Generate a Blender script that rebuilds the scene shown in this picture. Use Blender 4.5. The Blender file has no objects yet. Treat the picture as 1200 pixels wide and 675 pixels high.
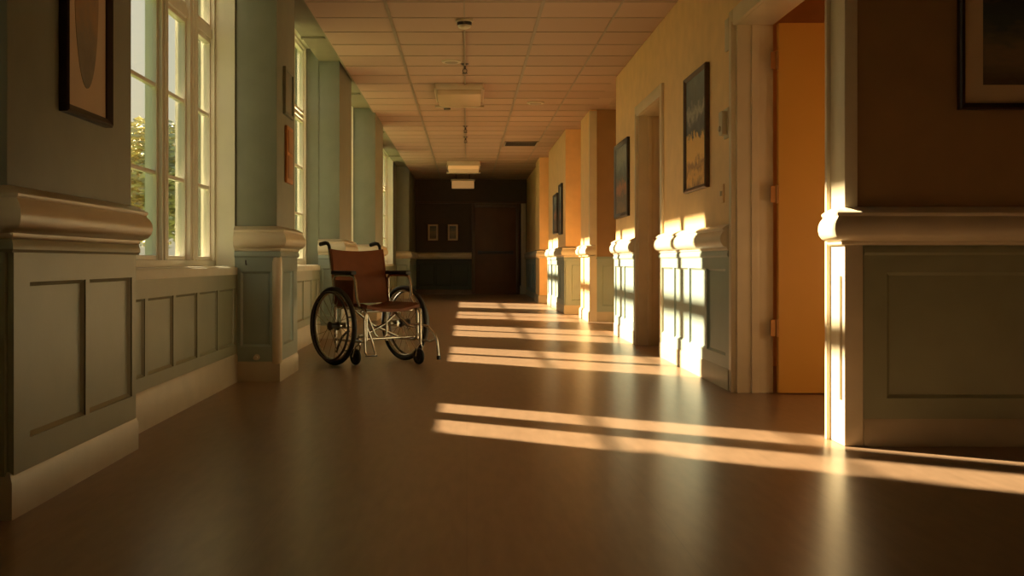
import bpy, bmesh, math, random
from mathutils import Vector, Matrix
random.seed(7)
PI = math.pi
SC = bpy.context.scene
COL = SC.collection

# ------------------------------------------------------------------ materials
def mat(name, col, rough=0.5, metal=0.0, spec=0.5, var=0.0, vscale=6.0, bump=0.0, bscale=40.0, coat=0.0, emit=None, estr=0.0):
    m = bpy.data.materials.new(name); m.use_nodes = True
    nt = m.node_tree; p = nt.nodes['Principled BSDF']
    p.inputs['Base Color'].default_value = (*col, 1)
    p.inputs['Roughness'].default_value = rough
    p.inputs['Metallic'].default_value = metal
    p.inputs['Specular IOR Level'].default_value = spec
    p.inputs['Coat Weight'].default_value = coat
    tc = nt.nodes.new('ShaderNodeTexCoord')
    if var > 0:
        n = nt.nodes.new('ShaderNodeTexNoise'); n.inputs['Scale'].default_value = vscale; n.inputs['Detail'].default_value = 5
        nt.links.new(tc.outputs['Object'], n.inputs['Vector'])
        r = nt.nodes.new('ShaderNodeValToRGB')
        r.color_ramp.elements[0].position = .3; r.color_ramp.elements[1].position = .7
        r.color_ramp.elements[0].color = (*[c*(1-var) for c in col], 1)
        r.color_ramp.elements[1].color = (*[min(1, c*(1+var)) for c in col], 1)
        nt.links.new(n.outputs['Fac'], r.inputs['Fac']); nt.links.new(r.outputs['Color'], p.inputs['Base Color'])
    if bump > 0:
        n2 = nt.nodes.new('ShaderNodeTexNoise'); n2.inputs['Scale'].default_value = bscale; n2.inputs['Detail'].default_value = 4
        nt.links.new(tc.outputs['Object'], n2.inputs['Vector'])
        b = nt.nodes.new('ShaderNodeBump'); b.inputs['Strength'].default_value = bump; b.inputs['Distance'].default_value = .01
        nt.links.new(n2.outputs['Fac'], b.inputs['Height']); nt.links.new(b.outputs['Normal'], p.inputs['Normal'])
    if emit:
        p.inputs['Emission Color'].default_value = (*emit, 1); p.inputs['Emission Strength'].default_value = estr
    return m

M = {}
M['sage']   = mat('sage_wall_paint', (.22, .236, .175), .5, var=.06, bump=.06)
M['cream']  = mat('cream_wall_paint', (.88, .60, .28), .55, var=.06, bump=.06)
M['umber']  = mat('brown_wall', (.36, .215, .095), .55, var=.06, bump=.06)
M['teal']   = mat('teal_wainscot_paint', (.31, .38, .335), .36, var=.05, bump=.03)
M['green']  = mat('sage_wainscot_paint', (.30, .315, .21), .36, var=.05, bump=.03)
M['trim']   = mat('cream_gloss_trim', (.70, .61, .44), .3, var=.05, bump=.03)
M['base']   = mat('cream_baseboard', (.52, .45, .32), .33, var=.06, bump=.03)
M['white']  = mat('white_window_paint', (.86, .82, .69), .4, var=.04)
M['niche']  = mat('pale_reveal_paint', (.74, .72, .58), .5, var=.04)
M['plaster']= mat('green_plaster_soffit', (.23, .215, .135), .7, var=.05)
M['tbar']   = mat('ceiling_grid_metal', (.30, .24, .17), .5, var=.05)
M['orange'] = mat('orange_door_paint', (.74, .385, .075), .4, var=.04, vscale=2)
M['brown']  = mat('brown_door_wood', (.14, .058, .022), .5, var=.15, vscale=3)
M['endwall']= mat('end_wall_shade_tone', (.08, .055, .035), .7, var=.08)  # shade of the sunless hall end put into the wall colour
M['endteal']= mat('end_wall_shaded_teal', (.04, .058, .053), .6, var=.08)  # wainscot teal darkened in colour for the shaded hall end
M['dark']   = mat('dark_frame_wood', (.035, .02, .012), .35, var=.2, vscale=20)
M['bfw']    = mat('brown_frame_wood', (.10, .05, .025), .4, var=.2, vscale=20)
M['matb']   = mat('picture_mat_board', (.66, .50, .32), .8, var=.03)
M['chrome'] = mat('chrome_tube', (.62, .57, .50), .22, metal=1.0, var=.05)
M['rubber'] = mat('black_rubber', (.018, .016, .014), .55, var=.2, vscale=30)
M['vinyl']  = mat('rust_vinyl', (.20, .058, .014), .55, spec=.3, var=.12, vscale=9, bump=.15, bscale=60)
M['plastic']= mat('ivory_plastic', (.60, .53, .38), .4, var=.03)
M['dplast'] = mat('dark_plastic', (.05, .04, .035), .45, var=.1)
M['brass']  = mat('brass_hinge', (.50, .26, .10), .4, metal=.7, var=.1)
M['plaque'] = mat('orange_wood_plaque', (.55, .22, .06), .5, var=.2, vscale=12)
M['greyp']  = mat('grey_sign_face', (.22, .23, .17), .5, var=.06)
M['fixture']= mat('lamp_housing', (.60, .50, .36), .45, var=.03)
M['diff']   = mat('lamp_diffuser', (.62, .47, .30), .35, var=.03)
M['diffon'] = mat('lamp_diffuser_lit', (.8, .6, .35), .4, emit=(1, .50, .17), estr=.2)
M['grass']  = mat('lawn', (.16, .20, .06), .9, var=.3, vscale=3)
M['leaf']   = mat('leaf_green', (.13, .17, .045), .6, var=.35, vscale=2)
M['leafp']  = mat('leaf_hazed', (.62, .58, .32), .6, var=.3, vscale=2)  # bright haze over the far trees put into the leaf colour
M['bark']   = mat('bark', (.12, .08, .05), .9, var=.3, vscale=8)

def floor_mat():
    m = bpy.data.materials.new('brown_linoleum'); m.use_nodes = True
    nt = m.node_tree; p = nt.nodes['Principled BSDF']
    tc = nt.nodes.new('ShaderNodeTexCoord')
    mp = nt.nodes.new('ShaderNodeMapping'); mp.inputs['Scale'].default_value = (9, 1.6, 1)
    nt.links.new(tc.outputs['Object'], mp.inputs['Vector'])
    n = nt.nodes.new('ShaderNodeTexNoise'); n.inputs['Scale'].default_value = 3; n.inputs['Detail'].default_value = 8
    nt.links.new(mp.outputs['Vector'], n.inputs['Vector'])
    r = nt.nodes.new('ShaderNodeValToRGB')
    r.color_ramp.elements[0].position = .3; r.color_ramp.elements[1].position = .72
    r.color_ramp.elements[0].color = (.25, .158, .094, 1); r.color_ramp.elements[1].color = (.32, .205, .125, 1)
    nt.links.new(n.outputs['Fac'], r.inputs['Fac'])
    # sheet seams across the hall
    br = nt.nodes.new('ShaderNodeTexBrick'); br.inputs['Scale'].default_value = 1
    br.inputs['Brick Width'].default_value = 60; br.inputs['Row Height'].default_value = .61
    br.inputs['Mortar Size'].default_value = .0022; br.inputs['Mortar Smooth'].default_value = .3
    br.inputs['Color1'].default_value = (1, 1, 1, 1); br.inputs['Color2'].default_value = (.97, .97, .97, 1); br.inputs['Mortar'].default_value = (.80, .80, .80, 1)
    mp2 = nt.nodes.new('ShaderNodeMapping'); mp2.inputs['Rotation'].default_value = (0, 0, PI/2)
    nt.links.new(tc.outputs['Object'], mp2.inputs['Vector']); nt.links.new(mp2.outputs['Vector'], br.inputs['Vector'])
    mx = nt.nodes.new('ShaderNodeMix'); mx.data_type = 'RGBA'; mx.blend_type = 'MULTIPLY'; mx.inputs[0].default_value = .8
    nt.links.new(r.outputs['Color'], mx.inputs[6]); nt.links.new(br.outputs['Color'], mx.inputs[7])
    nt.links.new(mx.outputs[2], p.inputs['Base Color'])
    p.inputs['Roughness'].default_value = .29
    p.inputs['Specular IOR Level'].default_value = .55
    return m
M['floor'] = floor_mat()

GX, GY = .62, .561            # ceiling grid
CZ = 2.84
def ceil_mat():
    m = bpy.data.materials.new('ceiling_tile'); m.use_nodes = True
    nt = m.node_tree; p = nt.nodes['Principled BSDF']; p.inputs['Roughness'].default_value = .85
    tc = nt.nodes.new('ShaderNodeTexCoord')
    sn = nt.nodes.new('ShaderNodeVectorMath'); sn.operation = 'SNAP'; sn.inputs[1].default_value = (GX*2, GY, 10)
    ad = nt.nodes.new('ShaderNodeVectorMath'); ad.operation = 'ADD'; ad.inputs[1].default_value = (.64, .416, 3)
    nt.links.new(tc.outputs['Object'], ad.inputs[0]); nt.links.new(ad.outputs[0], sn.inputs[0])
    w = nt.nodes.new('ShaderNodeTexWhiteNoise'); nt.links.new(sn.outputs[0], w.inputs['Vector'])
    n = nt.nodes.new('ShaderNodeTexNoise'); n.inputs['Scale'].default_value = 90; n.inputs['Detail'].default_value = 3
    nt.links.new(tc.outputs['Object'], n.inputs['Vector'])
    a = nt.nodes.new('ShaderNodeMath'); a.operation = 'MULTIPLY_ADD'; a.inputs[1].default_value = .25
    nt.links.new(n.outputs['Fac'], a.inputs[0]); nt.links.new(w.outputs['Value'], a.inputs[2])
    r = nt.nodes.new('ShaderNodeValToRGB')
    r.color_ramp.elements[0].color = (.41, .285, .21, 1); r.color_ramp.elements[1].color = (.48, .335, .25, 1)
    nt.links.new(a.outputs[0], r.inputs['Fac']); nt.links.new(r.outputs['Color'], p.inputs['Base Color'])
    return m
M['tile'] = ceil_mat()

def glass_mat():
    m = bpy.data.materials.new('window_glass'); m.use_nodes = True
    nt = m.node_tree; nt.nodes.remove(nt.nodes['Principled BSDF'])
    out = nt.nodes['Material Output']
    t = nt.nodes.new('ShaderNodeBsdfTransparent'); t.inputs['Color'].default_value = (.94, .96, .92, 1)
    g = nt.nodes.new('ShaderNodeBsdfGlossy'); g.inputs['Roughness'].default_value = .03
    lw = nt.nodes.new('ShaderNodeLayerWeight'); lw.inputs['Blend'].default_value = .5
    pw = nt.nodes.new('ShaderNodeMath'); pw.operation = 'POWER'; pw.inputs[1].default_value = 5; nt.links.new(lw.outputs['Facing'], pw.inputs[0])
    f = nt.nodes.new('ShaderNodeMath'); f.operation = 'MULTIPLY_ADD'; f.inputs[1].default_value = .4; f.inputs[2].default_value = .02
    nt.links.new(pw.outputs[0], f.inputs[0])
    mx = nt.nodes.new('ShaderNodeMixShader')
    nt.links.new(f.outputs[0], mx.inputs[0]); nt.links.new(t.outputs[0], mx.inputs[1]); nt.links.new(g.outputs[0], mx.inputs[2])
    nt.links.new(mx.outputs[0], out.inputs['Surface'])
    return m
M['glass'] = glass_mat()

def paint_mat(name, stops, scale, dist, axis='Z', lo=0, hi=1, sc=(1, 1, 1)):
    """abstract landscape print: height plus noise through a colour ramp"""
    m = bpy.data.materials.new(name); m.use_nodes = True
    nt = m.node_tree; p = nt.nodes['Principled BSDF']; p.inputs['Roughness'].default_value = .5
    tc = nt.nodes.new('ShaderNodeTexCoord'); sp = nt.nodes.new('ShaderNodeSeparateXYZ')
    nt.links.new(tc.outputs['Object'], sp.inputs[0])
    mr = nt.nodes.new('ShaderNodeMapRange'); mr.inputs['From Min'].default_value = lo; mr.inputs['From Max'].default_value = hi
    nt.links.new(sp.outputs[axis], mr.inputs['Value'])
    mp = nt.nodes.new('ShaderNodeMapping'); mp.inputs['Scale'].default_value = sc; nt.links.new(tc.outputs['Object'], mp.inputs['Vector'])
    n = nt.nodes.new('ShaderNodeTexNoise'); n.inputs['Scale'].default_value = scale; n.inputs['Detail'].default_value = 8; n.inputs['Roughness'].default_value = .65
    nt.links.new(mp.outputs['Vector'], n.inputs['Vector'])
    s = nt.nodes.new('ShaderNodeMath'); s.operation = 'SUBTRACT'; s.inputs[1].default_value = .5; nt.links.new(n.outputs['Fac'], s.inputs[0])
    a = nt.nodes.new('ShaderNodeMath'); a.operation = 'MULTIPLY_ADD'; a.inputs[1].default_value = dist
    nt.links.new(s.outputs[0], a.inputs[0]); nt.links.new(mr.outputs['Result'], a.inputs[2])
    r = nt.nodes.new('ShaderNodeValToRGB')
    els = r.color_ramp.elements
    while len(els) < len(stops): els.new(.5)
    for e, (pos, c) in zip(els, stops): e.position = pos; e.color = (*c, 1)
    nt.links.new(a.outputs[0], r.inputs['Fac']); nt.links.new(r.outputs['Color'], p.inputs['Base Color'])
    return m

# ------------------------------------------------------------------ mesh helpers
class MB:
    def __init__(s): s.bm = bmesh.new()
    def quad(s, pts):
        vs = [s.bm.verts.new(p) for p in pts]
        try: s.bm.faces.new(vs)
        except ValueError: pass
    def box(s, x0, x1, y0, y1, z0, z1, bev=0.0, rot=None, piv=None):
        if x0 > x1: x0, x1 = x1, x0
        if y0 > y1: y0, y1 = y1, y0
        if z0 > z1: z0, z1 = z1, z0
        r = bmesh.ops.create_cube(s.bm, size=1.0)
        vs = r['verts']
        for v in vs:
            v.co = Vector((x0+(v.co.x+.5)*(x1-x0), y0+(v.co.y+.5)*(y1-y0), z0+(v.co.z+.5)*(z1-z0)))
        if bev > 0:
            es = list({e for v in vs for e in v.link_edges})
            g = bmesh.ops.bevel(s.bm, geom=es, offset=bev, segments=2, affect='EDGES', profile=.6)
            vs = g['verts']
        if rot is not None:
            bmesh.ops.rotate(s.bm, verts=[v for v in vs if v.is_valid], cent=piv or (0, 0, 0), matrix=rot)
        return s
    def tube(s, pts, r, seg=10, closed=False):
        pts = [Vector(p) for p in pts]; n = len(pts); rings = []
        rr = r if isinstance(r, (list, tuple)) else [r]*n
        up = None
        for i, p in enumerate(pts):
            if closed: t = (pts[(i+1) % n]-pts[i-1]).normalized()
            else: t = ((pts[min(i+1, n-1)]-p).normalized()+(p-pts[max(i-1, 0)]).normalized()).normalized()
            if up is None:
                up = Vector((0, 0, 1)) if abs(t.z) < .9 else Vector((1, 0, 0))
            a = up-t*up.dot(t); a.normalize(); up = a; b = t.cross(a)
            rings.append([s.bm.verts.new(p+(a*math.cos(2*PI*k/seg)+b*math.sin(2*PI*k/seg))*rr[i]) for k in range(seg)])
        for i in range(n if closed else n-1):
            A, B = rings[i], rings[(i+1) % n]
            for k in range(seg): s.bm.faces.new((A[k], A[(k+1) % seg], B[(k+1) % seg], B[k]))
        if not closed:
            s.bm.faces.new(rings[0][::-1]); s.bm.faces.new(rings[-1])
        return s
    def lathe(s, prof, c=(0, 0, 0), axis='Z', seg=24):
        rings = []
        for (r, h) in prof:
            ring = []
            for k in range(seg):
                a = 2*PI*k/seg; u, v = r*math.cos(a), r*math.sin(a)
                p = (u, v, h) if axis == 'Z' else ((h, u, v) if axis == 'X' else (v, h, u))
                ring.append(s.bm.verts.new(Vector(p)+Vector(c)))
            rings.append(ring)
        for A, B in zip(rings, rings[1:]):
            for k in range(seg): s.bm.faces.new((A[k], A[(k+1) % seg], B[(k+1) % seg], B[k]))
        s.bm.faces.new(rings[0][::-1]); s.bm.faces.new(rings[-1])
        return s
    def torus(s, c, R, r, axis='X', seg=48, ms=10):
        pts = []
        for k in range(seg):
            a = 2*PI*k/seg; u, v = R*math.cos(a), R*math.sin(a)
            pts.append(Vector(c)+Vector((0, u, v) if axis == 'X' else ((u, v, 0) if axis == 'Z' else (u, 0, v))))
        return s.tube(pts, r, ms, True)
    def sweep(s, chain, prof, side=1):
        """profile (out, z) swept along a plan polyline with mitred corners"""
        P = [Vector(p) for p in chain]; n = len(P); offs = []
        for i in range(n):
            ns = []
            if i > 0: d = (P[i]-P[i-1]).normalized(); ns.append(Vector((d.y, -d.x))*side)
            if i < n-1: d = (P[i+1]-P[i]).normalized(); ns.append(Vector((d.y, -d.x))*side)
            offs.append(ns[0] if len(ns) == 1 else (ns[0]+ns[1])/(1+ns[0].dot(ns[1])))
        rings = [[s.bm.verts.new((P[i].x+offs[i].x*u, P[i].y+offs[i].y*u, z)) for (u, z) in prof] for i in range(n)]
        m = len(prof)
        for A, B in zip(rings, rings[1:]):
            for k in range(m): s.bm.faces.new((A[k], A[(k+1) % m], B[(k+1) % m], B[k]))
        s.bm.faces.new(rings[0][::-1]); s.bm.faces.new(rings[-1])
        return s
    def build(s, name, m, parent=None, loc=None, smooth=35):
        bmesh.ops.recalc_face_normals(s.bm, faces=s.bm.faces)
        me = bpy.data.meshes.new(name); s.bm.to_mesh(me); s.bm.free()
        if smooth:
            me.polygons.foreach_set('use_smooth', [True]*len(me.polygons))
            me.set_sharp_from_angle(angle=math.radians(smooth))
        me.materials.append(m)
        o = bpy.data.objects.new(name, me); COL.objects.link(o)
        if parent is not None: o.parent = parent
        if loc: o.location = loc
        return o

def tag(o, label=None, cat=None, group=None, kind=None):
    if label: o['label'] = label
    if cat: o['category'] = cat
    if group: o['group'] = group
    if kind: o['kind'] = kind
    return o
def empty(name, loc=(0, 0, 0), rz=0, label=None, cat=None, group=None, kind=None):
    o = bpy.data.objects.new(name, None); COL.objects.link(o); o.empty_display_size = .1
    o.location = loc; o.rotation_euler = (0, 0, rz)
    return tag(o, label, cat, group, kind)
def struct(o, label, cat): return tag(o, label, cat, None, 'structure')

# ------------------------------------------------------------------ plan
LX, OX, WX = -1.55, -1.82, -1.72     # niche wall face, outer face, window plane
RX = 1.65
SILL, HEAD, SOF = .76, 3.05, 2.90
Y0, Y1 = -4.0, 27.0
piers = [(-1.43, 3.40, 4.655), (-1.27, 7.31, 8.06), (-1.33, 11.42, 12.6), (-1.25, 14.92, 16.3), (-1.27, 24.0, 27.0)]
wins = [(1.9, 2.75, [2.3]), (5.0, 7.29, [5.38, 6.06, 6.71]), (9.65, 11.41, [10.55]), (12.75, 14.9, [13.85]), (16.45, 18.75, [17.6]), (20.2, 22.9, [21.5])]

# ------------------------------------------------------------------ floor, ceiling
fl = MB().box(-1.9, 4.2, Y0-.2, Y1+.2, -.12, 0).build('floor', M['floor'])
struct(fl, 'glossy brown floor running the length of the hallway', 'floor')
ce = MB(); ce.box(-1.27, 4.2, Y0-.2, Y1+.2, CZ, CZ+.1)
ce = struct(ce.build('ceiling', M['tile']), 'suspended ceiling of warm tan tiles over the hallway', 'ceiling')
g = MB()
y = 8.56-GY*22
while y < Y1:
    g.box(-1.26, RX, y-.006, y+.006, CZ-.004, CZ+.002); y += GY
for x, w in ((-.64, .014), (.60, .014), (1.22, .008), (-.02, .005)):
    g.box(x-w, x+w, Y0, Y1, CZ-.006, CZ+.002)
g.build('grid', M['tbar'], ce)
so = MB().box(LX+.005, -1.27, Y0-.2, Y1+.2, SOF, HEAD+.12)
so.box(-1.9, LX+.01, Y0-.2, Y1+.2, HEAD, HEAD+.12)
so.box(-1.29, -1.27, Y0-.2, Y1+.2, CZ, SOF+.1)
for yy in (10.2, 13.6, 17.6, 21.6): so.box(-1.545, -1.29, yy-.03, yy+.03, SOF-.02, SOF+.01)
struct(so.build('trim_1', M['plaster']), 'green plaster soffit above the window bays', 'soffit')

# ------------------------------------------------------------------ left wall
w = MB(); edges = sorted([(a, b) for a, b, _ in wins]); cur = Y0-.2
for a, b in edges:
    w.box(OX, LX, cur, a, 0, HEAD+.05); w.box(OX, LX, a, b, 0, SILL); cur = b
w.box(OX, LX, cur, Y1+.2, 0, HEAD+.05)
wl = struct(w.build('wall_left', M['sage']), 'sage green left wall with window bays between pillars', 'wall')
# pale lining of window reveals
rv = MB()
for a, b in edges:
    if abs(b-11.41) > .1: rv.box(WX+.035, LX+.002, b-.004, b+.004, SILL, HEAD)
    rv.box(WX+.035, LX+.002, a-.004, a+.004, SILL, HEAD)
rv.build('window_reveal', M['niche'], wl)
for (px, a, b) in piers:
    MB().box(LX-.02, px, a, b, 0, SOF+.02, bev=.006).build('pillar', M['sage'], wl)

RAIL = [(0, .872), (.022, .872), (.030, .880), (.030, .890), (.040, .893), (.056, .902), (.067, .918), (.072, .940), (.070, .962), (.062, .980),
        (.052, .992), (.050, .998), (.056, 1.004), (.056, 1.012), (.046, 1.020), (.030, 1.030), (.014, 1.038), (0, 1.040)]
def baseprof(h, t=.022): return [(0, 0), (t, 0), (t, h-.03), (t-.006, h-.018), (t-.008, h-.008), (.008, h), (0, h)]

def wainscot(mb, a, b, side, npan, zb, zt, base_h, top, t=.02, stile=.09, ends=(None, None)):
    """framed board on the wall edge a->b, recessed panels left open to a shallow back board"""
    a, b = Vector(a), Vector(b); L = (b-a).length; d = (b-a)/L; n = Vector((d.y, -d.x))*side
    def P(u, o, z): q = a+d*u+n*o; return (q.x, q.y, z)
    def blk(u0, u1, o0, o1, z0, z1):
        c = [[[P(u, o, z) for z in (z0, z1)] for o in (o0, o1)] for u in (u0, u1)]
        mb.quad([c[0][1][0], c[1][1][0], c[1][1][1], c[0][1][1]])
        mb.quad([c[0][0][1], c[0][1][1], c[1][1][1], c[1][0][1]]); mb.quad([c[0][0][0], c[1][0][0], c[1][1][0], c[0][1][0]])
        mb.quad([c[0][0][0], c[0][1][0], c[0][1][1], c[0][0][1]]); mb.quad([c[1][0][0], c[1][0][1], c[1][1][1], c[1][1][0]])
    e0 = ends[0] if ends[0] is not None else stile; e1 = ends[1] if ends[1] is not None else stile
    blk(0, L, 0, t, base_h-.01, zb); blk(0, L, 0, t, zt, top)
    gap = stile*.55; pw = (L-e0-e1-gap*(npan-1))/npan
    blk(0, e0, 0, t, zb, zt); blk(L-e1, L, 0, t, zb, zt)
    for k in range(npan):
        u0 = e0+k*(pw+gap); u1 = u0+pw
        if k: blk(u0-gap, u0, 0, t, zb, zt)
        i = .014; o0, o1 = t, .004
        A = [(u0, zb), (u1, zb), (u1, zt), (u0, zt)]; B = [(u0+i, zb+i), (u1-i, zb+i), (u1-i, zt-i), (u0+i, zt-i)]
        for q in range(4):
            r = (q+1) % 4
            mb.quad([P(A[q][0], o0*.75, A[q][1]), P(A[r][0], o0*.75, A[r][1]), P(B[r][0], o1, B[r][1]), P(B[q][0], o1, B[q][1])])
        mb.quad([P(B[0][0], o1, B[0][1]), P(B[1][0], o1, B[1][1]), P(B[2][0], o1, B[2][1]), P(B[3][0], o1, B[3][1])])

# left wainscot, rails, baseboards
ntrim = [2]
def rail(chain, side, label):
    o = MB().sweep(chain, RAIL, side).build('trim_%d' % ntrim[0], M['trim'], smooth=50); ntrim[0] += 1
    return struct(o, label, 'handrail')
bl = MB()
prev = Y0
railname = ['near left pillar', 'pillar beside the wheelchair', 'third left pillar behind the wheelchair', 'fourth left pillar down the hall', 'last left pillar at the hall end']
for i, (px, a, b) in enumerate(piers):
    ch = [(LX, a), (px, a), (px, b)] + ([(LX, b)] if b < Y1 else [])
    rail(ch, 1, 'moulded cream handrail around the ' + railname[i])
    wm = MB()
    if i == 0:
        wainscot(wm, (px, a+.0), (px, b), 1, 2, .235, .735, .145, .85, ends=(.125, .055), stile=.075)
    else:
        wainscot(wm, (px, a), (px, b), 1, max(1, int((b-a)/.65)), .235, .735, .145, .85, ends=(.14, .2))
    wainscot(wm, (LX, a), (px, a), 1, 1, .235, .735, .145, .85, stile=.04)
    wm.sweep(ch, [(0, .83), (.024, .83), (.03, .84), (.03, .855), (.024, .872), (0, .872)], 1)
    wm.build('wainscot', M['green'] if i == 0 else M['teal'], wl, smooth=20)
    bl.sweep(ch, baseprof(.145, .024), 1)
    # niche before this pier
    if a-prev > .3:
        bl.sweep([(LX, prev), (LX, a)], baseprof(.20, .022), 1)
        nm = MB(); npn = max(1, round((a-prev)/.56))
        wainscot(nm, (LX, prev), (LX, a), 1, npn, .255, .625, .2, .74, t=.018)
        nm.build('wainscot', M['green'], wl, smooth=20)
    prev = b
struct(bl.build('baseboard_left', M['base']), 'tall cream baseboard along the left wall', 'baseboard')

# windows
WINLAB = ['small white window beyond the near end of the front left pillar', 'large white multi pane window in the nearest left bay',
          'white window just past the pillar with the orange plaque', 'white window just past the third left pillar',
          'white window just past the fourth left pillar', 'farthest white window before the last left pillar']
def make_window(k, a, b, mulls):
    e = struct(empty('window_%d' % k, (WX, (a+b)/2, SILL)), WINLAB[k-1], 'window')
    oy, oz = (a+b)/2, SILL
    def bx(m, dx, y0, y1, z0, z1, bev=.004): m.box(-dx, dx, y0-oy, y1-oy, z0-oz, z1-oz, bev)
    f = MB(); fw = .042
    bx(f, .045, a, a+fw, SILL, HEAD); bx(f, .045, b-fw, b, SILL, HEAD)
    bx(f, .044, a+fw, b-fw, SILL, SILL+.05); bx(f, .044, a+fw, b-fw, HEAD-fw, HEAD)
    hw = lambda c: .10 if c == 6.71 else (.055 if k <= 2 else .04)
    for c in mulls: bx(f, .046, c-hw(c), c+hw(c), SILL+.05, HEAD-fw)
    for c in mulls: bx(f, .058, c-hw(c)*.55, c-.006, SILL+.05, HEAD-fw); bx(f, .058, c+.006, c+hw(c)*.55, SILL+.05, HEAD-fw)
    f.build('window_frame', M['white'], e)
    tr = MB(); bx(tr, .03 if k == 2 else .02, a+fw, b-fw, 2.275 if k == 2 else 2.285, 2.335 if k == 2 else 2.325); tr.build('transom_bar', M['white'], e)
    s = MB(); bays = [a+fw]+[x for c in mulls for x in (c-hw(c), c+hw(c))]+[b-fw]
    gl = MB()
    for y0, y1 in zip(bays[0::2], bays[1::2]):
        sw = .026
        for z0, z1, hs in ((SILL+.05, 2.27, (1.29, 1.77)), (2.34, HEAD-fw, ())):
            bx(s, .022, y0, y0+sw, z0, z1); bx(s, .022, y1-sw, y1, z0, z1)
            bx(s, .022, y0+sw, y1-sw, z0, z0+sw); bx(s, .022, y0+sw, y1-sw, z1-sw, z1)
            for h in hs: bx(s, .015, y0+sw, y1-sw, h-.011, h+.011, .003)
            gl.box(-.002, .002, y0+.01-oy, y1-.01-oy, z0+.01-oz, z1-.01-oz)
    s.build('sash', M['white'], e); gl.build('glass_pane', M['glass'], e, smooth=0)
    si = MB().box(.045, LX-WX, a-oy, b-oy, -.01, .012, .003)
    si.box(LX-.01-WX, LX+.02-WX, a-.03-oy, b+.03-oy, -.045, .004, .004)
    si.build('window_sill', M['niche'], e)
    cs = MB()      # window head lining
    cs.box(.045, LX-WX, a-oy, b-oy, HEAD-oz-.02, HEAD-oz-.002); cs.build('head_lining', M['niche'], e)
    return e
for k, (a, b, mu) in enumerate(wins): make_window(k+1, a, b, mu)

# ------------------------------------------------------------------ right wall
TH = .20
wr = MB()
DH = 2.20                                            # door head height
wr.box(RX, 4.2, 4.752, 4.909, 0, CZ)                 # near stub wall facing the camera
wr.box(RX, RX+TH, 4.909, 6.69, DH+.07, CZ)           # above door 1
segs = [(RX, 6.69, 9.24), (RX, 10.50, 12.08), (RX, 14.63, 15.8), (1.52, 16.8, 20.3), (1.42, 21.3, 22.5), (1.48, 22.5, Y1)]
for x, a, b in segs: wr.box(x, 2.3 if x != RX or a > 14 else RX+TH, a, b, 0, CZ)
wr.box(RX, RX+TH, 9.24, 10.5, DH+.02, CZ)
wr.box(2.1, 2.3, 12.08, 14.63, 0, CZ); wr.box(RX+TH, 2.3, 11.95, 12.08, 0, CZ)
wr.box(1.95, 2.3, 15.8, 16.8, 0, CZ); wr.box(1.8, 2.3, 20.3, 21.3, 0, CZ)
wrt = struct(wr.build('wall_right', M['cream']), 'ochre cream right wall with doorways and alcoves', 'wall')
# side room beyond the open door, and the wide end behind the camera
rm = MB(); rm.box(4.0, 4.2, 4.9, 9.2, 0, CZ); rm.box(RX+TH, 4.2, 8.4, 8.6, 0, CZ)
struct(rm.build('wall_room', M['cream']), 'cream walls of the side room behind the orange door', 'wall')
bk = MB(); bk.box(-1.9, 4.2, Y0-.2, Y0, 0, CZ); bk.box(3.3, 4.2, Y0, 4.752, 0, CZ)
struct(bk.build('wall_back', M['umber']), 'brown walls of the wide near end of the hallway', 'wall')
# brown paint skin on the stub wall's near face
sk = MB().box(RX+.045, 3.3, 4.746, 4.752, 1.04, CZ); sk.build('wall_skin', M['umber'], wrt)
MB().box(RX+.09, 2.1, 14.622, 14.63, .85, CZ).build('wall_skin', M['umber'], wrt)  # thin brown skin over the alcove wall facing the camera

rail([(RX, 4.909), (RX, 4.752), (3.3, 4.752)], 1, 'moulded cream handrail on the near right stub wall')
rail([(RX, 9.24), (RX, 6.795)], 1, 'sunlit cream handrail between the open orange door and next doorway')
rail([(RX, 12.08), (RX, 10.60)], 1, 'cream handrail under the smaller second landscape painting')
rail([(1.75, 15.8), (RX, 15.8), (RX, 14.63), (1.72, 14.63)], 1, 'short cream handrail at the far side of the alcove')
rail([(1.52, 20.3), (1.52, 16.8), (1.95, 16.8)], 1, 'cream handrail below the two far narrow pictures')
rail([(1.48, Y1), (1.48, 22.5), (1.42, 22.5), (1.42, 21.3), (1.8, 21.3)], 1, 'far cream handrail running to the dark hall end')

br = MB()
def wn(chain_edges, mtl, base_h=.13, cap=None):
    m = MB()
    for (a, b, n, kw) in chain_edges: wainscot(m, a, b, 1, n, .21, .755, base_h, .85, **kw)
    if cap: m.sweep(cap, [(0, .83), (.024, .83), (.03, .84), (.03, .855), (.024, .872), (0, .872)], 1)
    return m.build('wainscot', mtl, wrt, smooth=20)
wn([((RX+.07, 4.752), (3.3, 4.752), 2, dict(ends=(.10, .1)))], M['green'], cap=[(RX+.07, 4.752), (3.3, 4.752)])
wn([((RX, 9.24), (RX, 6.79), 4, dict(ends=(.07, .09)))], M['teal'], cap=[(RX, 9.24), (RX, 6.79)])
wn([((RX, 12.08), (RX, 10.60), 2, {})], M['teal'], cap=[(RX, 12.08), (RX, 10.60)])
wn([((RX+.07, 14.63), (2.1, 14.63), 1, {})], M['teal'], cap=[(RX+.07, 14.63), (2.1, 14.63)])
wn([((1.52, 20.3), (1.52, 16.8), 4, {}), ((1.52, 16.8), (1.95, 16.8), 1, {})], M['teal'], cap=[(1.52, 20.3), (1.52, 16.8), (1.95, 16.8)])
wn([((1.48, Y1), (1.48, 22.5), 5, {})], M['teal'], cap=[(1.48, Y1), (1.48, 22.5)])
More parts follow.
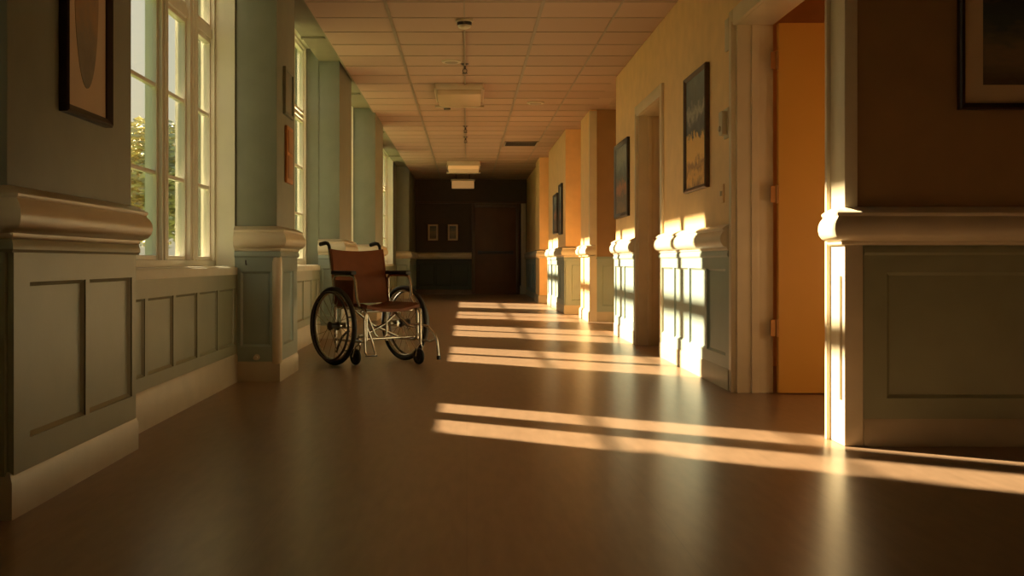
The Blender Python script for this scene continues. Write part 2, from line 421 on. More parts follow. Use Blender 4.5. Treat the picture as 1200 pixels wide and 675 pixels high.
for ch in ([(RX+.07, 4.752), (3.3, 4.752)], [(RX, 9.24), (RX, 6.795)], [(RX, 12.08), (RX, 10.60)], [(RX, 15.8), (RX, 14.63), (2.1, 14.63)],
           [(1.52, 20.3), (1.52, 16.8), (1.95, 16.8)], [(1.48, Y1), (1.48, 22.5), (1.42, 22.5), (1.42, 21.3), (1.8, 21.3)], [(2.1, 14.63), (2.1, 12.08)]):
    br.sweep(ch, baseprof(.13 if ch[0][0] > RX+.05 else .15, .026), 1)
struct(br.build('baseboard_right', M['base']), 'cream baseboard along the right wall', 'baseboard')

# cream post capping the end of the stub wall
t = MB(); t.box(RX-.012, RX+.07, 4.735, 4.925, 0, .872, .006); t.box(RX-.012, RX+.045, 4.735, 4.925, .872, CZ, .006)
t.box(RX-.022, RX-.010, 4.77, 4.815, .2, .74, .004)
t.box(RX-.03, RX+.02, 4.918, 4.945, 0, DH+.1, .004)
struct(t.build('trim_%d' % ntrim[0], M['trim']), 'cream corner post at the end of the near right stub wall', 'trim'); ntrim[0] += 1

# door casings
def casing(y0, y1, head, label, cols=(1, 1), x=RX, th=TH):
    m = MB(); cw = .10
    if cols[1]:
        m.box(x-.022, x+.005, y1, y1+cw, 0, head+cw, .006); m.box(x-.03, x-.02, y1+.004, y1+.022, 0, head+cw*.2, .003)
        m.box(x+.0, x+th+.02, y1-.025, y1+.004, 0, head, .004)
        m.box(x+.085, x+.13, y1-.04, y1-.02, 0, head, .003)
    if cols[0]:
        m.box(x-.022, x+.005, y0-cw, y0, 0, head+cw, .006); m.box(x+.0, x+th+.02, y0-.004, y0+.025, 0, head, .004)
    m.box(x-.022, x+.005, y0 if cols[0] else y0+.02, y1, head, head+cw, .006)
    m.box(x+.0, x+th+.02, y0, y1, head-.003, head+.03, .004)
    o = m.build('trim_%d' % ntrim[0], M['trim']); ntrim[0] += 1
    return struct(o, label, 'door frame')
casing(4.925, 6.69, DH+.05, 'wide cream frame around the open orange door', (0, 1))
casing(9.24, 10.50, DH, 'cream frame of the second right doorway between the two paintings')
casing(12.9, 14.0, DH, 'cream frame of the door in the alcove', x=2.1, th=.05)
t = MB(); t.box(RX-.01, RX+.09, 14.60, 14.66, 0, CZ-.02, .006); struct(t.build('trim_%d' % ntrim[0], M['trim']), 'cream upright at the alcove corner', 'trim'); ntrim[0] += 1

# orange door, swung open at right angles
d = MB().box(1.885, 2.93, 6.60, 6.645, .008, DH+.045, .003).build('door_1', M['orange'])
struct(d, 'plain orange door standing open behind the stub wall', 'door')
for z in (.40, 1.21, 2.02):
    h = MB(); h.tube([(1.877, 6.605, z-.055), (1.877, 6.605, z+.055)], .009, 10); h.box(1.84, 1.877, 6.607, 6.612, z-.05, z+.05)
    h.build('hinge', M['brass'], d)
hd = MB(); hd.lathe([(.028, 0), (.028, .01), (.012, .012), (.012, .05), (.027, .058), (.03, .075), (.02, .088), (.001, .09)], (2.85, 6.60, 1.0), 'Y')
bmesh.ops.scale(hd.bm, vec=(1, -1, 1), space=Matrix.Translation((0, -6.60, 0)), verts=hd.bm.verts)
hd.build('knob', M['brass'], d)
def flat_door(k, x, y0, y1, head, m, label):
    o = MB().box(x, x+.045, y0+.006, y1-.006, .008, head-.006, .003).build('door_%d' % k, m)
    struct(o, label, 'door')
    kb = MB(); kb.lathe([(.026, 0), (.026, -.01), (.011, -.012), (.011, -.045), (.026, -.055), (.028, -.07), (.001, -.08)], (x, y1-.1, 1.0), 'X', 16)
    kb.build('knob', M['brass'], o)
flat_door(2, RX+.195, 9.265, 10.475, DH, M['orange'], 'closed ochre door set back in the second right doorway')
flat_door(3, 2.085, 12.9, 14.0, DH, M['orange'], 'closed ochre door at the back of the alcove')

# ------------------------------------------------------------------ end wall
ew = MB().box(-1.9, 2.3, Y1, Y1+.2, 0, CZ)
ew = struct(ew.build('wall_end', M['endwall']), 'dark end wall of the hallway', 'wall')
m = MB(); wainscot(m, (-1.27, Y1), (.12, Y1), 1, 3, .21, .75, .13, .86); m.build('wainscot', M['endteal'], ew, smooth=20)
rail([(-1.27, Y1), (.12, Y1)], 1, 'dim handrail along the dark end wall')
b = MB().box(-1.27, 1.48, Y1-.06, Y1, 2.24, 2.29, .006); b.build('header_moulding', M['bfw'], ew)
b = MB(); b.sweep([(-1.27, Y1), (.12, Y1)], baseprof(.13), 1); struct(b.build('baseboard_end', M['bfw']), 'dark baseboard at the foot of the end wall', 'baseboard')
c = MB(); c.box(.12, .20, Y1-.05, Y1, 0, 2.24, .006); c.box(1.22, 1.30, Y1-.05, Y1, 0, 2.24, .006); c.box(.20, 1.22, Y1-.05, Y1, 2.15, 2.24, .006)
struct(c.build('trim_%d' % ntrim[0], M['bfw']), 'brown frame of the end door', 'door frame'); ntrim[0] += 1
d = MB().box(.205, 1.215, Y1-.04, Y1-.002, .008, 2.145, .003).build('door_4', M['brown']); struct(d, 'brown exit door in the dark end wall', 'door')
p = MB(); p.box(.27, 1.15, Y1-.10, Y1-.07, 1.0, 1.07, .008); p.box(.27, .36, Y1-.09, Y1-.04, .99, 1.08, .006); p.box(1.06, 1.15, Y1-.09, Y1-.04, .99, 1.08, .006)
p.build('push_bar', M['dplast'], d)
pl = MB(); pl.box(1.34, 1.46, Y1-.10, Y1, 0, 2.24, .008); pl.box(1.31, 1.475, Y1-.13, Y1, 0, .22, .01)
struct(pl.build('trim_%d' % ntrim[0], M['base']), 'slim pilaster right of the end door', 'pilaster'); ntrim[0] += 1

# ------------------------------------------------------------------ pictures
def picture(name, wallx, side, y0, y1, z0, z1, fw, mw, art, fm, label, group=None, facing='X', cat='picture', oval=False, dep=.035):
    """framed picture; local x across, y out of the wall, z up, origin at the bottom middle against the wall"""
    W, H = (y1-y0), (z1-z0)
    if facing == 'X':
        e = empty(name, (wallx, (y0+y1)/2, z0), PI/2 if side > 0 else -PI/2, label, cat, group)
    else:
        e = empty(name, ((y0+y1)/2, wallx, z0), PI, label, cat, group)
    f = MB(); prof = [(0, .0), (0, dep*.8), (fw*.25, dep), (fw*.7, dep*.75), (fw, dep*.55), (fw, 0)]
    # mitred frame: ring of profile points around the rectangle
    rings = []
    for (cx, cz, sx, sz) in ((-W/2, 0, 1, 1), (W/2, 0, -1, 1), (W/2, H, -1, -1), (-W/2, H, 1, -1)):
        rings.append([f.bm.verts.new((cx+sx*u, o, cz+sz*u)) for (u, o) in prof])
    for i in range(4):
        A, B = rings[i], rings[(i+1) % 4]
        for k in range(len(prof)): f.bm.faces.new((A[k], A[(k+1) % len(prof)], B[(k+1) % len(prof)], B[k]))
    f.build('frame', fm, e)
    if mw > 0: MB().box(-W/2+fw*.8, W/2-fw*.8, .002, .012, fw*.8, H-fw*.8).build('mat_board', M['matb'], e)
    if oval:
        o = MB(); n = 48; aw, ah = W/2-fw-mw, H/2-fw-mw
        vs = [o.bm.verts.new((aw*math.cos(2*PI*k/n), .0135, H/2+ah*math.sin(2*PI*k/n))) for k in range(n)]
        vb = [o.bm.verts.new((v.co.x, .008, v.co.z)) for v in vs]
        o.bm.faces.new(vs); o.bm.faces.new(vb[::-1])
        for k in range(n): o.bm.faces.new((vs[k], vs[(k+1) % n], vb[(k+1) % n], vb[k]))
        o.build('artwork', art, e, smooth=0)
    else:
        i = fw*.8+mw
        MB().box(-W/2+i, W/2-i, .004, .015, i, H-i).build('artwork', art, e, smooth=0)
    return e
artA = paint_mat('storm_over_field_print', [(0, (.34, .15, .04)), (.12, (.92, .52, .10)), (.2, (.45, .20, .05)), (.28, (.95, .58, .14)), (.44, (.88, .52, .12)), (.48, (.05, .045, .04)), (.58, (.10, .10, .10)), (.66, (.38, .36, .30)), (.74, (.10, .12, .12)), (1, (.16, .21, .21))], 11, .42, 'Z', 0, .85)
artB = paint_mat('village_print', [(0, (.30, .17, .07)), (.25, (.09, .07, .05)), (.4, (.45, .16, .06)), (.5, (.07, .08, .07)), (.62, (.12, .15, .14)), (.8, (.30, .32, .28)), (1, (.16, .20, .21))], 10, .55, 'Z', 0, .8)
artN = paint_mat('clouded_lake_print', [(0, (.12, .09, .06)), (.2, (.26, .19, .11)), (.38, (.06, .09, .09)), (.55, (.05, .07, .08)), (.7, (.34, .23, .13)), (.85, (.20, .15, .10)), (1, (.13, .10, .08))], 5, .45, 'Z', .1, .8, (1, 1, 2.5))
artO = paint_mat('oval_portrait_print', [(0, (.10, .09, .07)), (.3, (.24, .20, .14)), (.5, (.40, .24, .11)), (.75, (.52, .34, .17)), (1, (.22, .17, .11))], 6, .7, 'Z', 0, .9)
picture('framed_picture', -1.43, -1, 3.83, 4.32, 1.33, 2.32, .032, .085, artO, M['dark'], 'dark framed oval print on cream mat, left wall before the window', oval=True)
picture('framed_picture', 4.746, 1, 2.13, 3.02, 1.46, 2.25, .028, .085, artN, M['dark'], 'large dark framed lake print on the brown wall of the near right corner', facing='Y')
picture('framed_picture', RX, 1, 7.42, 8.16, 1.31, 2.16, .03, 0, artA, M['bfw'], 'unmatted landscape with stormy sky and golden field beside the light switch')
picture('framed_picture', RX, 1, 11.05, 12.0, 1.27, 2.07, .05, 0, artB, M['dark'], 'dark framed village scene beyond the second right doorway')
picture('framed_picture', 1.52, 1, 17.25, 17.75, 1.24, 2.05, .04, 0, artB, M['dark'], 'nearer of the two narrow dark pictures far down the right wall', 'far pictures on the right wall')
picture('framed_picture', 1.52, 1, 18.1, 18.9, 1.28, 1.95, .04, 0, artB, M['dark'], 'farther of the two narrow dark pictures far down the right wall', 'far pictures on the right wall')
picture('framed_notice', Y1, 1, -.99, -.68, 1.30, 1.76, .03, .05, artN, M['bfw'], 'left small framed notice on the dark end wall', 'notices on the end wall', facing='Y', cat='notice')
picture('framed_notice', Y1, 1, -.50, -.19, 1.30, 1.76, .03, .05, artN, M['bfw'], 'right small framed notice on the dark end wall, nearer the door', 'notices on the end wall', facing='Y', cat='notice')

# things on the pillar by the wheelchair
e = empty('wall_sign', (-1.27, 7.72, 1.84), -PI/2+PI, 'grey green framed blank sign high on the pillar beside the wheelchair', 'sign')
e.rotation_euler[2] = -PI/2
s = MB(); s.box(-.16, .16, 0, .012, 0, .30, .004); s.build('panel', M['greyp'], e)
s = MB()
for q in ((-.175, -.15, -.015, .315), (.15, .175, -.015, .315)): s.box(q[0], q[1], 0, .022, q[2], q[3], .004)
for q in ((-.15, .15, -.015, .008), (-.15, .15, .292, .315)): s.box(q[0], q[1], 0, .022, q[2], q[3], .004)
s.build('frame', M['sage'], e)
e = empty('wall_plaque', (-1.27, 7.74, 1.355), -PI/2, 'narrow orange wooden plaque on the pillar, below the blank grey sign', 'plaque')
MB().box(-.13, .13, 0, .02, 0, .40, .006).build('board', M['plaque'], e)
s = MB(); s.box(-.10, .10, .018, .026, .03, .19, .003); s.box(-.10, .10, .018, .026, .215, .37, .003); s.build('inset', mat('plaque_inset', (.42, .20, .08), .5, var=.1), e)
cg = MB()
cg.tube([(-1.272, 7.315, .10), (-1.272, 7.315, .13), (-1.272, 7.315, .80), (-1.272, 7.315, .835)], [.02, .036, .036, .03], 16)
tag(cg.build('corner_guard', M['trim']), 'rounded cream corner guard on the pillar beside the wheelchair', 'corner guard')
hk = empty('wall_hook', (-1.47, 7.31, .80), 0, 'tiny dark hook on the pillar beside the window sill', 'hook')
h = MB(); h.box(-.012, .012, -.006, 0, -.03, .03, .002); h.build('plate', M['dplast'], hk)
h = MB(); h.tube([(0, -.004, -.01), (0, -.03, -.018), (0, -.045, -.008), (0, -.047, .012)], .004, 8); h.build('prong', M['dplast'], hk)
st = empty('door_stop', (-1.40, 7.31, .165), 0, 'small pale knob low on the pillar beside the wheelchair', 'door stop')
h = MB(); h.lathe([(.02, 0), (.02, -.004), (.008, -.006), (.008, -.05), (.013, -.052), (.014, -.065), (.002, -.068)], (0, -.022, 0), 'Y', 14); h.build('stem', M['trim'], st)

# things on the right wall by the open door
e = empty('thermostat', (RX, 6.90, 1.59), PI/2, 'pale boxed thermostat on the right wall beside the open door frame', 'thermostat')
MB().box(-.06, .06, 0, .014, -.01, .18, .004).build('back_plate', M['plastic'], e)
MB().box(-.045, .045, .014, .05, .01, .16, .008).build('cover', M['plastic'], e)
s = MB(); s.lathe([(.018, .05), (.018, .058), (.012, .062), (.001, .062)], (0, 0, .05), 'Y', 16); s.build('dial', M['fixture'], e)
e = empty('door_sign', (RX, 6.875, 2.13), PI/2, 'pale blank sign plate high beside the open door frame', 'sign')
MB().box(-.05, .05, 0, .015, 0, .20, .004).build('plate', M['plastic'], e)
e = empty('light_switch', (RX, 7.03, 1.18), PI/2, 'cream light switch low on the right wall under the thermostat', 'switch')
MB().box(-.038, .038, 0, .008, 0, .12, .003).build('plate', M['cream'], e)
MB().box(-.008, .008, .008, .02, .045, .075, .002).build('toggle', M['plastic'], e)

# ------------------------------------------------------------------ ceiling fittings
def lamp(y0, y1, x0, x1, dz, label, dm, group='ceiling lamps along the hall'):
    e = empty('ceiling_lamp', ((x0+x1)/2, (y0+y1)/2, CZ), 0, label, 'ceiling lamp', group)
    hx, hy = (x1-x0)/2, (y1-y0)/2
    h = MB(); h.box(-hx, hx, -hy, hy, -dz*.55, 0, .01); h.build('housing', M['fixture'], e)
    h = MB(); h.box(-hx+.02, hx-.02, -hy+.02, hy-.02, -dz, -dz*.5, .02); h.build('diffuser', dm, e)
    h = MB(); h.box(-hx-.03, hx+.02, hy-.01, hy+.02, -dz-.01, -dz+.015, .004); h.box(-hx-.012, -hx+.004, -hy, hy-.01, -dz*.62, -dz*.45, .002); h.box(hx-.004, hx+.012, -hy, hy-.01, -dz*.62, -dz*.45, .002)
    h.build('rim', M['fixture'], e)
lamp(12.45, 13.45, -.36, .19, .13, 'large unlit boxed ceiling lamp, nearest down the hall', M['diff'])
lamp(22.1, 23.1, -.40, .27, .16, 'glowing boxed ceiling lamp, second down the hall', M['diffon'])
e = empty('hanging_lamp', (-.09, 25.4, CZ), 0, 'glowing lamp box hung on rods before the dark end wall', 'ceiling lamp', 'ceiling lamps along the hall')
h = MB(); h.box(-.26, .26, -.10, .10, -.33, -.16, .015); h.build('diffuser', M['diffon'], e)
h = MB(); h.box(-.28, .28, -.12, .12, -.16, -.12, .006); h.build('housing', M['fixture'], e)
for sx in (-.15, .15): MB().tube([(sx, 0, -.13), (sx, 0, 0)], .01, 8).build('rod', M['dplast'], e)

def flush_disc(name, x, y, r, m, label, cat, group=None):
    e = empty(name, (x, y, CZ), 0, label, cat, group)
    o = MB(); o.lathe([(r, 0), (r, -.010), (r*.94, -.018), (r*.72, -.020), (r*.70, -.012)], (0, 0, 0), 'Z', 32); o.build('ring', m, e)
    o = MB(); o.lathe([(r*.66, -.006), (r*.64, -.022), (r*.3, -.028), (r*.01, -.029)], (0, 0, 0), 'Z', 32); o.build('core', M['tbar'], e)
flush_disc('ceiling_speaker', -.155, 11.08, .10, M['fixture'], 'round flush ceiling vent beside the first sprinkler', 'ceiling vent')
flush_disc('ceiling_vent', .88, 13.96, .11, M['fixture'], 'round flush ceiling vent right of the large unlit lamp', 'ceiling vent')
flush_disc('ceiling_vent', -.26, 14.5, .045, M['dplast'], 'small dark round ceiling fitting just past the large unlit lamp', 'ceiling fitting')
e = empty('smoke_detector', (-.02, 9.20, CZ), 0, 'dark banded smoke detector on the ceiling, nearest fitting', 'smoke detector')
o = MB(); o.lathe([(.075, 0), (.075, -.018), (.07, -.022)], seg=32); o.build('base', M['plastic'], e)
o = MB(); o.lathe([(.062, -.02), (.062, -.045), (.055, -.05)], seg=32); o.build('vent_ring', M['dplast'], e)
o = MB(); o.lathe([(.058, -.05), (.05, -.066), (.03, -.076), (.001, -.078)], seg=32); o.build('cap', M['plastic'], e)
def sprinkler(y, label):
    e = empty('ceiling_sprinkler', (-.02, y, CZ+.004), 0, label, 'sprinkler', 'sprinklers along the ceiling centre line')
    o = MB(); o.lathe([(.045, 0), (.045, -.006), (.02, -.018), (.012, -.02)], seg=20); o.build('escutcheon', M['dplast'], e)
    o = MB(); o.tube([(0, 0, -.01), (0, 0, -.06)], .011, 10); o.tube([(-.012, 0, -.055), (-.022, 0, -.075), (-.012, 0, -.098)], .004, 6); o.tube([(.012, 0, -.055), (.022, 0, -.075), (.012, 0, -.098)], .004, 6); o.build('body', M['dplast'], e)
    o = MB(); o.lathe([(.006, -.095), (.03, -.10), (.03, -.104), (.004, -.106)], seg=16); o.build('deflector', M['dplast'], e)
sprinkler(11.25, 'dark ceiling sprinkler before the large unlit lamp')
sprinkler(16.4, 'dark ceiling sprinkler just past the large unlit lamp')
sprinkler(17.8, 'farthest dark ceiling sprinkler before the glowing lamp')
o = MB(); o.box(-.028, -.012, 9.3, 20.6, CZ-.022, CZ-.004, .004)
tag(o.build('conduit', M['tbar']), 'thin conduit along the ceiling centre line linking the sprinklers', 'conduit')
e = empty('air_grille', (.93, 18.8, CZ), 0, 'dark rectangular air grille in the ceiling far right of the lamps', 'air grille')
o = MB(); o.box(-.29, .29, -.36, -.33, -.012, 0, .003); o.box(-.29, .29, .33, .36, -.012, 0, .003); o.box(-.29, -.26, -.33, .33, -.012, 0, .003); o.box(.26, .29, -.33, .33, -.012, 0, .003); o.build('frame', M['tbar'], e)
o = MB()
for k in range(10): o.box(-.26, .26, -.32+k*.066, -.29+k*.066, -.010, -.003)
o.build('louvres', M['dplast'], e)

# ------------------------------------------------------------------ wheelchair
wc = empty('wheelchair', (-.77, 8.68, 0), math.radians(220), 'chrome folding wheelchair with rust brown seat standing beside the left pillar', 'wheelchair')
def arc(c, r, a0, a1, n=6, plane='YZ', x=0):
    out = []
    for k in range(n+1):
        a = a0+(a1-a0)*k/n
        out.append((x, c[0]+r*math.cos(a), c[1]+r*math.sin(a)))
    return out
AX = .305
for sx in (1, -1):
    X = sx*.34
    wh = MB(); wh.torus((X, 0, AX), .287, .018, 'X', 64, 10); wh = wh.build('wheel', M['rubber'], wc, smooth=80)
    r = MB()
    for k in range(64): pass
    r.torus((X, 0, AX), .264, .010, 'X', 64, 8); r.build('rim', M['chrome'], wh, smooth=80)
    r = MB(); r.torus((X+sx*.042, 0, AX), .262, .009, 'X', 64, 8)
    for k in range(6):
        a = 2*PI*k/6+.3; r.tube([(X, .262*math.cos(a), AX+.262*math.sin(a)), (X+sx*.042, .262*math.cos(a), AX+.262*math.sin(a))], .005, 6)
    r.build('hand_rim', M['dplast'], wh, smooth=80)
    r = MB(); r.lathe([(.016, -.045), (.034, -.04), (.034, -.03), (.02, -.024), (.02, .024), (.034, .03), (.034, .04), (.02, .05), (.001, .055)], (X, 0, AX), 'X', 20); r.build('hub', M['dplast'], wh)
    for k in range(20):
        a = 2*PI*k/20; b_ = a+(.35 if k % 2 else -.35); o_ = .03*(1 if k % 4 < 2 else -1)
        MB().tube([(X+o_, .032*math.cos(b_), AX+.032*math.sin(b_)), (X, .262*math.cos(a), AX+.262*math.sin(a))], .0022, 5).build('spoke', M['chrome'], wh)
    x = sx*.245
    # side frame
    f = MB()
    f.tube([(x, -.02, .16), (x, -.02, .46), (x, -.03, .54), (x, -.085, .80), (x, -.105, .895)], .0125, 12)
    f.tube([(x, -.02, .445), (x, .34, .445), (x, .385, .43), (x, .40, .39), (x, .40, .20)], .0125, 12)
    f.tube([(x, -.02, .19), (x, .36, .19), (x, .40, .205)], .011, 12)
    MB().tube([(sx*.20, 0, AX), (sx*.33, 0, AX)], .013, 10).build('axle', M['chrome'], wc)
    f.box(x-.012, x+.012, -.02, .14, AX-.025, AX+.025, .004)
    f.build('side_frame', M['chrome'], wc, smooth=60)
    hnd = MB(); hnd.tube([(x, -.104, .89), (x, -.112, .925), (x, -.135, .948), (x, -.17, .952), (x, -.24, .942)], [.0125, .0125, .014, .0165, .0165], 12)
    hnd.build('push_handle', M['rubber'], wc, smooth=60)
    # arm
    xa = sx*.262
    ar = MB(); ar.tube([(xa, -.01, .47), (xa, -.02, .665), (xa, 0, .69), (xa, .05, .695), (xa, .22, .695), (xa, .262, .685), (xa, .282, .655), (xa, .30, .52), (xa, .345, .455)], .011, 12)
    ar.build('arm_tube', M['chrome'], wc, smooth=60)
    pd = MB(); pd.box(xa-.026, xa+.026, -.03, .262, .700, .732, .012); pd.build('armrest_pad', M['rubber'], wc)
    sg = MB(); sg.box(xa-.004, xa+.004, .0, .26, .47, .66, .003); 
    if sx > 0: sg = sg.build('skirt_guard', M['vinyl'], wc)
    else: sg.bm.free()
    # caster
    cy, cx = (.20, sx*.205) if sx > 0 else (.47, sx*.205)
    cw = .065
    tp = .40 if sx > 0 else .395
    ca = MB(); ca.lathe([(.019, -.012), (.030, -.011), (.034, -.004), (.034, .004), (.030, .011), (.019, .012)], (0, 0, 0), 'X', 8); ca.bm.clear()
    ca.torus((cx, cy, cw), cw-.016, .016, 'X', 28, 8); co = ca.build('caster_wheel', M['rubber'], wc, smooth=80)
    hb = MB(); hb.lathe([(.045, -.006), (.045, .006), (.015, .016), (.001, .016)], (cx, cy, cw), 'X', 20); hb.build('hub', M['dplast'], co)
    fk = MB()
    for q in (-.026, .026): fk.tube([(cx+q, cy, cw), (cx+q*.9, cy+(.012 if sx < 0 else .03), .14), (cx, cy+(.02 if sx < 0 else .05), .165)], .006, 8)
    fk.tube([(cx, cy+(.02 if sx < 0 else .05), .16), (cx, cy+(.02 if sx < 0 else .05), .24)], .012, 10)
    fk.tube([(cx, cy+(.02 if sx < 0 else .05), .225), (x, .398, .235)], .011, 10)
    if sx < 0: fk.tube([(cx, cy+.02, .16), (cx, cy+.02, .43), (x, .395, .435)], .010, 10)
    fk.build('caster_fork', M['chrome'], wc, smooth=60)
# footrests
f = MB(); x = .268
f.tube([(x-.02, .40, .40), (x, .41, .36), (x, .415, .22), (x, .42, .115), (x-.01, .43, .095), (x-.075, .445, .09), (x-.085, .43, .105), (x-.07, .41, .20), (x-.03, .40, .30)], .009, 10)
fo = f.build('footrest', M['chrome'], wc, smooth=60)
f = MB(); f.box(x-.09, x-.005, .415, .455, .083, .093, .003); f.build('foot_plate', M['dplast'], fo)
f = MB(); x = -.255
f.tube([(x+.20, .32, .43), (x+.10, .40, .305), (x+.06, .415, .295)], .011, 10)
f.tube([(x+.10, .385, .27), (x+.07, .40, .305), (x, .43, .315), (x-.02, .50, .29), (x-.02, .585, .235), (x-.02, .61, .19), (x-.02, .625, .10), (x-.02, .63, .065)], .011, 10)
f.tube([(x+.0, .40, .19), (x-.02, .52, .18), (x-.02, .60, .20)], .008, 8)
fo = f.build('footrest', M['chrome'], wc, smooth=60)
f = MB(); f.tube([(x-.02, .629, .075), (x-.02, .633, .045)], .015, 10); f.build('tip', M['rubber'], fo)
# cross brace and braces
f = MB()
f.tube([(.235, .20, .445), (.05, .20, .31), (-.235, .20, .19)], .011, 10); f.tube([(-.235, .225, .445), (-.05, .225, .31), (.235, .225, .19)], .011, 10)
f.build('cross_brace', M['chrome'], wc, smooth=60)
f = MB(); f.tube([(.17, .30, .40), (.10, .31, .24), (.06, .315, .205), (.02, .315, .205), (-.01, .31, .24), (-.02, .30, .40)], .008, 10)
f.tube([(-.245, .36, .21), (.245, .36, .21)], .009, 10); f.tube([(-.245, .33, .42), (.245, .33, .42)], .009, 10)
f.build('strut', M['chrome'], wc, smooth=60)
f = MB(); f.tube([(.29, .24, .27), (.30, .22, .26), (.31, .17, .22), (.315, .12, .14), (.315, .10, .10)], .009, 10); f.build('brake_lever', M['dplast'], wc, smooth=60)
# seat and back slings
def sling(nu, nv, fn, th):
    m = MB(); top = [[m.bm.verts.new(fn(i/nu, j/nv, 0)) for j in range(nv+1)] for i in range(nu+1)]
    bot = [[m.bm.verts.new(fn(i/nu, j/nv, th)) for j in range(nv+1)] for i in range(nu+1)]
    for i in range(nu):
        for j in range(nv):
            m.bm.faces.new((top[i][j], top[i+1][j], top[i+1][j+1], top[i][j+1])); m.bm.faces.new((bot[i][j], bot[i][j+1], bot[i+1][j+1], bot[i+1][j]))
    for i in range(nu):
        for j in (0, nv): m.bm.faces.new((top[i][j], top[i+1][j], bot[i+1][j], bot[i][j]))
    for j in range(nv):
        for i in (0, nu): m.bm.faces.new((top[i][j], top[i][j+1], bot[i][j+1], bot[i][j]))
    return m
def seatf(u, v, t):
    x = (u-.5)*.50; s = 1-(2*u-1)**2
    return (x, -.01+v*.43, .482-.035*s-t+.012*(v > .9)*-1)
sling(16, 8, seatf, .022).build('seat', M['vinyl'], wc, smooth=60)
def backf(u, v, t):
    x = (u-.5)*.515; s = 1-(2*u-1)**2; z = .47+v*.435
    return (x, -.005-.09*v-.03*s*(1-.3*v)+t*1.0, z-.018*s*(v > .95))
bs = sling(16, 10, backf, .018).build('backrest', M['vinyl'], wc, smooth=60)
f = MB()
f.bm.free()
for u in (.02, .98):
    MB().tube([backf(u, v/8, .019) for v in range(9)], .004, 6).build('piping', M['vinyl'], bs, smooth=60)
for ch in wc.children:                                   # the frame sits a hand's breadth behind the axle
    if ch.name.split('.')[0] not in ('wheel', 'axle'):
        for o_ in [ch]+list(ch.children): o_.data.transform(Matrix.Translation((0, -.10, 0)))

# ------------------------------------------------------------------ outdoors
o = MB().box(-90, OX, -30, 140, -.6, -.45).build('ground', M['grass']); struct(o, 'sunlit lawn outside the windows', 'lawn')
def tree(name, x, y, h, r, lm, label, n, ls, shape='round', base=-.45):
    e = empty(name, (x, y, base), 0, label, 'tree', 'trees outside the windows')
    tr = MB(); tr.tube([(0, 0, 0), (.05, .02, h*.3), (0, .05, h*.6), (0, 0, h*.85)], [r*.10, r*.08, r*.06, r*.02], 8); tr.build('trunk', M['bark'], e)
    f = MB()
    for k in range(n):
        if shape == 'round':
            v = Vector((random.gauss(0, 1), random.gauss(0, 1), random.gauss(0, 1))).normalized()*(random.random()**.45)
            c = Vector((v.x*r, v.y*r, h*.62+v.z*h*.38))
        else:
            t_ = random.random(); rr = r*(1-t_**3)**.5*(random.random()**.4); a = random.random()*2*PI
            c = Vector((rr*math.cos(a), rr*math.sin(a), .1+t_*(h-.1)))
        q = Matrix.Rotation(random.random()*6.3, 3, 'Z') @ Matrix.Rotation(random.random()*3, 3, 'X')
        s_ = ls*(.6+random.random()*.8)
        f.quad([c+q @ Vector(p) for p in ((-s_*.5, 0, 0), (0, -s_*.28, .1*s_), (s_*.6, 0, 0), (0, s_*.28, .1*s_))])
    f.build('foliage', lm, e, smooth=0)
tree('blocker_tree', -3.25, 6.42, 5.6, .62, M['leaf'], 'unseen narrow tree added to block sun at the nearest bay window', 5200, .22, 'col')  # out of view, added to keep sun off the near panes
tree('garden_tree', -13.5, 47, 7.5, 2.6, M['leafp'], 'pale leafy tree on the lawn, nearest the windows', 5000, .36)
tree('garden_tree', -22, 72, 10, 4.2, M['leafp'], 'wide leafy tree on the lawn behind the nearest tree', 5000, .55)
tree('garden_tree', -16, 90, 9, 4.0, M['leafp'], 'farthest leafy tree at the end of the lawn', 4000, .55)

# ------------------------------------------------------------------ light
AZ = .65; TANE = .46
hd_ = Vector((1, -AZ, 0)).normalized(); sd = Vector((hd_.x, hd_.y, -TANE)).normalized()
L = bpy.data.lights.new('sun', 'SUN'); L.energy = 34.0; L.color = (1, .775, .53); L.angle = math.radians(1.1)
lo = bpy.data.objects.new('sun', L); COL.objects.link(lo); lo.rotation_euler = sd.to_track_quat('-Z', 'Y').to_euler(); lo.location = (-8, 14, 8)

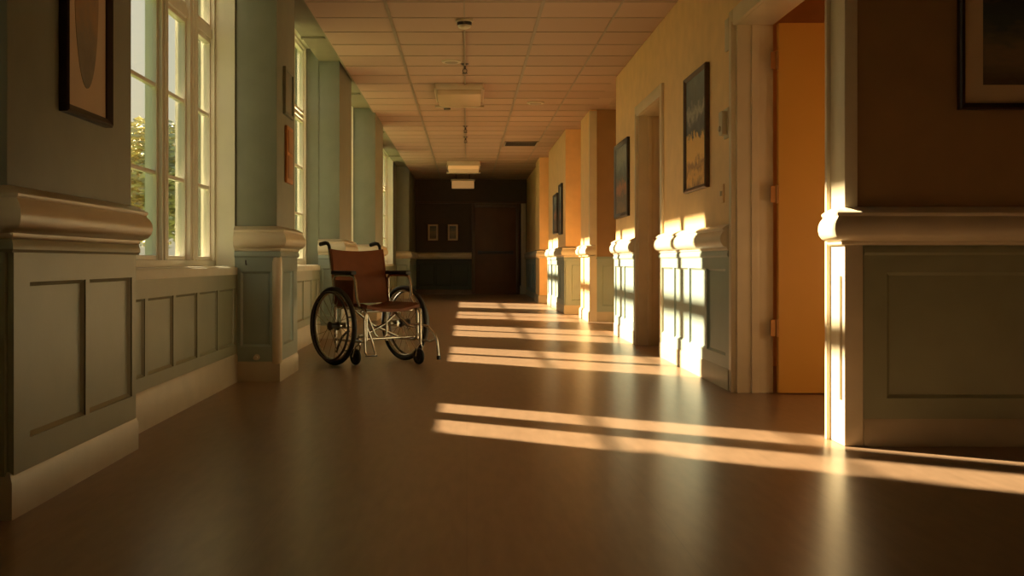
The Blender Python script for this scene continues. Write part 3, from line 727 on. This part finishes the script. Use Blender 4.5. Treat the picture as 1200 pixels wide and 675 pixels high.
W = bpy.data.worlds.new('evening_sky'); SC.world = W; W.use_nodes = True
nt = W.node_tree; bg = nt.nodes['Background']
sk = nt.nodes.new('ShaderNodeTexSky'); sk.sky_type = 'NISHITA'; sk.sun_disc = False
sk.sun_elevation = math.atan(TANE); sk.sun_rotation = math.radians(-55); sk.dust_density = 4.0; sk.air_density = 1.2; sk.ozone_density = 1.0
tc = nt.nodes.new('ShaderNodeTexCoord')
dt = nt.nodes.new('ShaderNodeVectorMath'); dt.operation = 'DOT_PRODUCT'; dt.inputs[1].default_value = (-sd.x, -sd.y, -sd.z*.3)
nt.links.new(tc.outputs['Generated'], dt.inputs[0])
rp = nt.nodes.new('ShaderNodeValToRGB'); nt.links.new(dt.outputs['Value'], rp.inputs['Fac'])
els = rp.color_ramp.elements; els.new(.5)
els[0].position = .05; els[0].color = (.36, .50, .58, 1); els[1].position = .5; els[1].color = (.66, .68, .58, 1); els[2].position = .85; els[2].color = (.98, .80, .50, 1)
hz = nt.nodes.new('ShaderNodeMix'); hz.data_type = 'RGBA'; hz.inputs[0].default_value = .85
sc_ = nt.nodes.new('ShaderNodeVectorMath'); sc_.operation = 'SCALE'; sc_.inputs['Scale'].default_value = .3
nt.links.new(sk.outputs[0], sc_.inputs[0]); nt.links.new(sc_.outputs[0], hz.inputs[6]); nt.links.new(rp.outputs['Color'], hz.inputs[7])
nt.links.new(hz.outputs[2], bg.inputs['Color']); bg.inputs['Strength'].default_value = .78
P_ = bpy.data.lights.new('door_fill', 'POINT'); P_.energy = 11; P_.color = (1, .70, .38); P_.shadow_soft_size = .18  # unseen fill light added to brighten the open orange door
po = bpy.data.objects.new('door_fill', P_); COL.objects.link(po); po.location = (2.95, 5.45, .75)

# ------------------------------------------------------------------ camera
c = bpy.data.cameras.new('camera'); co = bpy.data.objects.new('camera', c); COL.objects.link(co)
co.location = (0, 0, .8); co.rotation_euler = (PI/2, 0, 0)
c.sensor_width = 36; c.lens = 36*1280/1200; c.shift_x = (600-547)/1200; c.shift_y = -(337.5-307)/1200
c.clip_start = .05; c.clip_end = 400
SC.camera = co

SC.view_settings.view_transform = 'Standard'; SC.view_settings.look = 'None'; SC.view_settings.gamma = 1.0
SC.view_settings.use_curve_mapping = False; SC.view_settings.exposure = 0.0
cy = SC.cycles; cy.use_denoising = True; cy.max_bounces = 12; cy.diffuse_bounces = 8; cy.glossy_bounces = 6; cy.transparent_max_bounces = 24
cy.caustics_reflective = False; cy.sample_clamp_indirect = 6.0; cy.use_adaptive_sampling = False
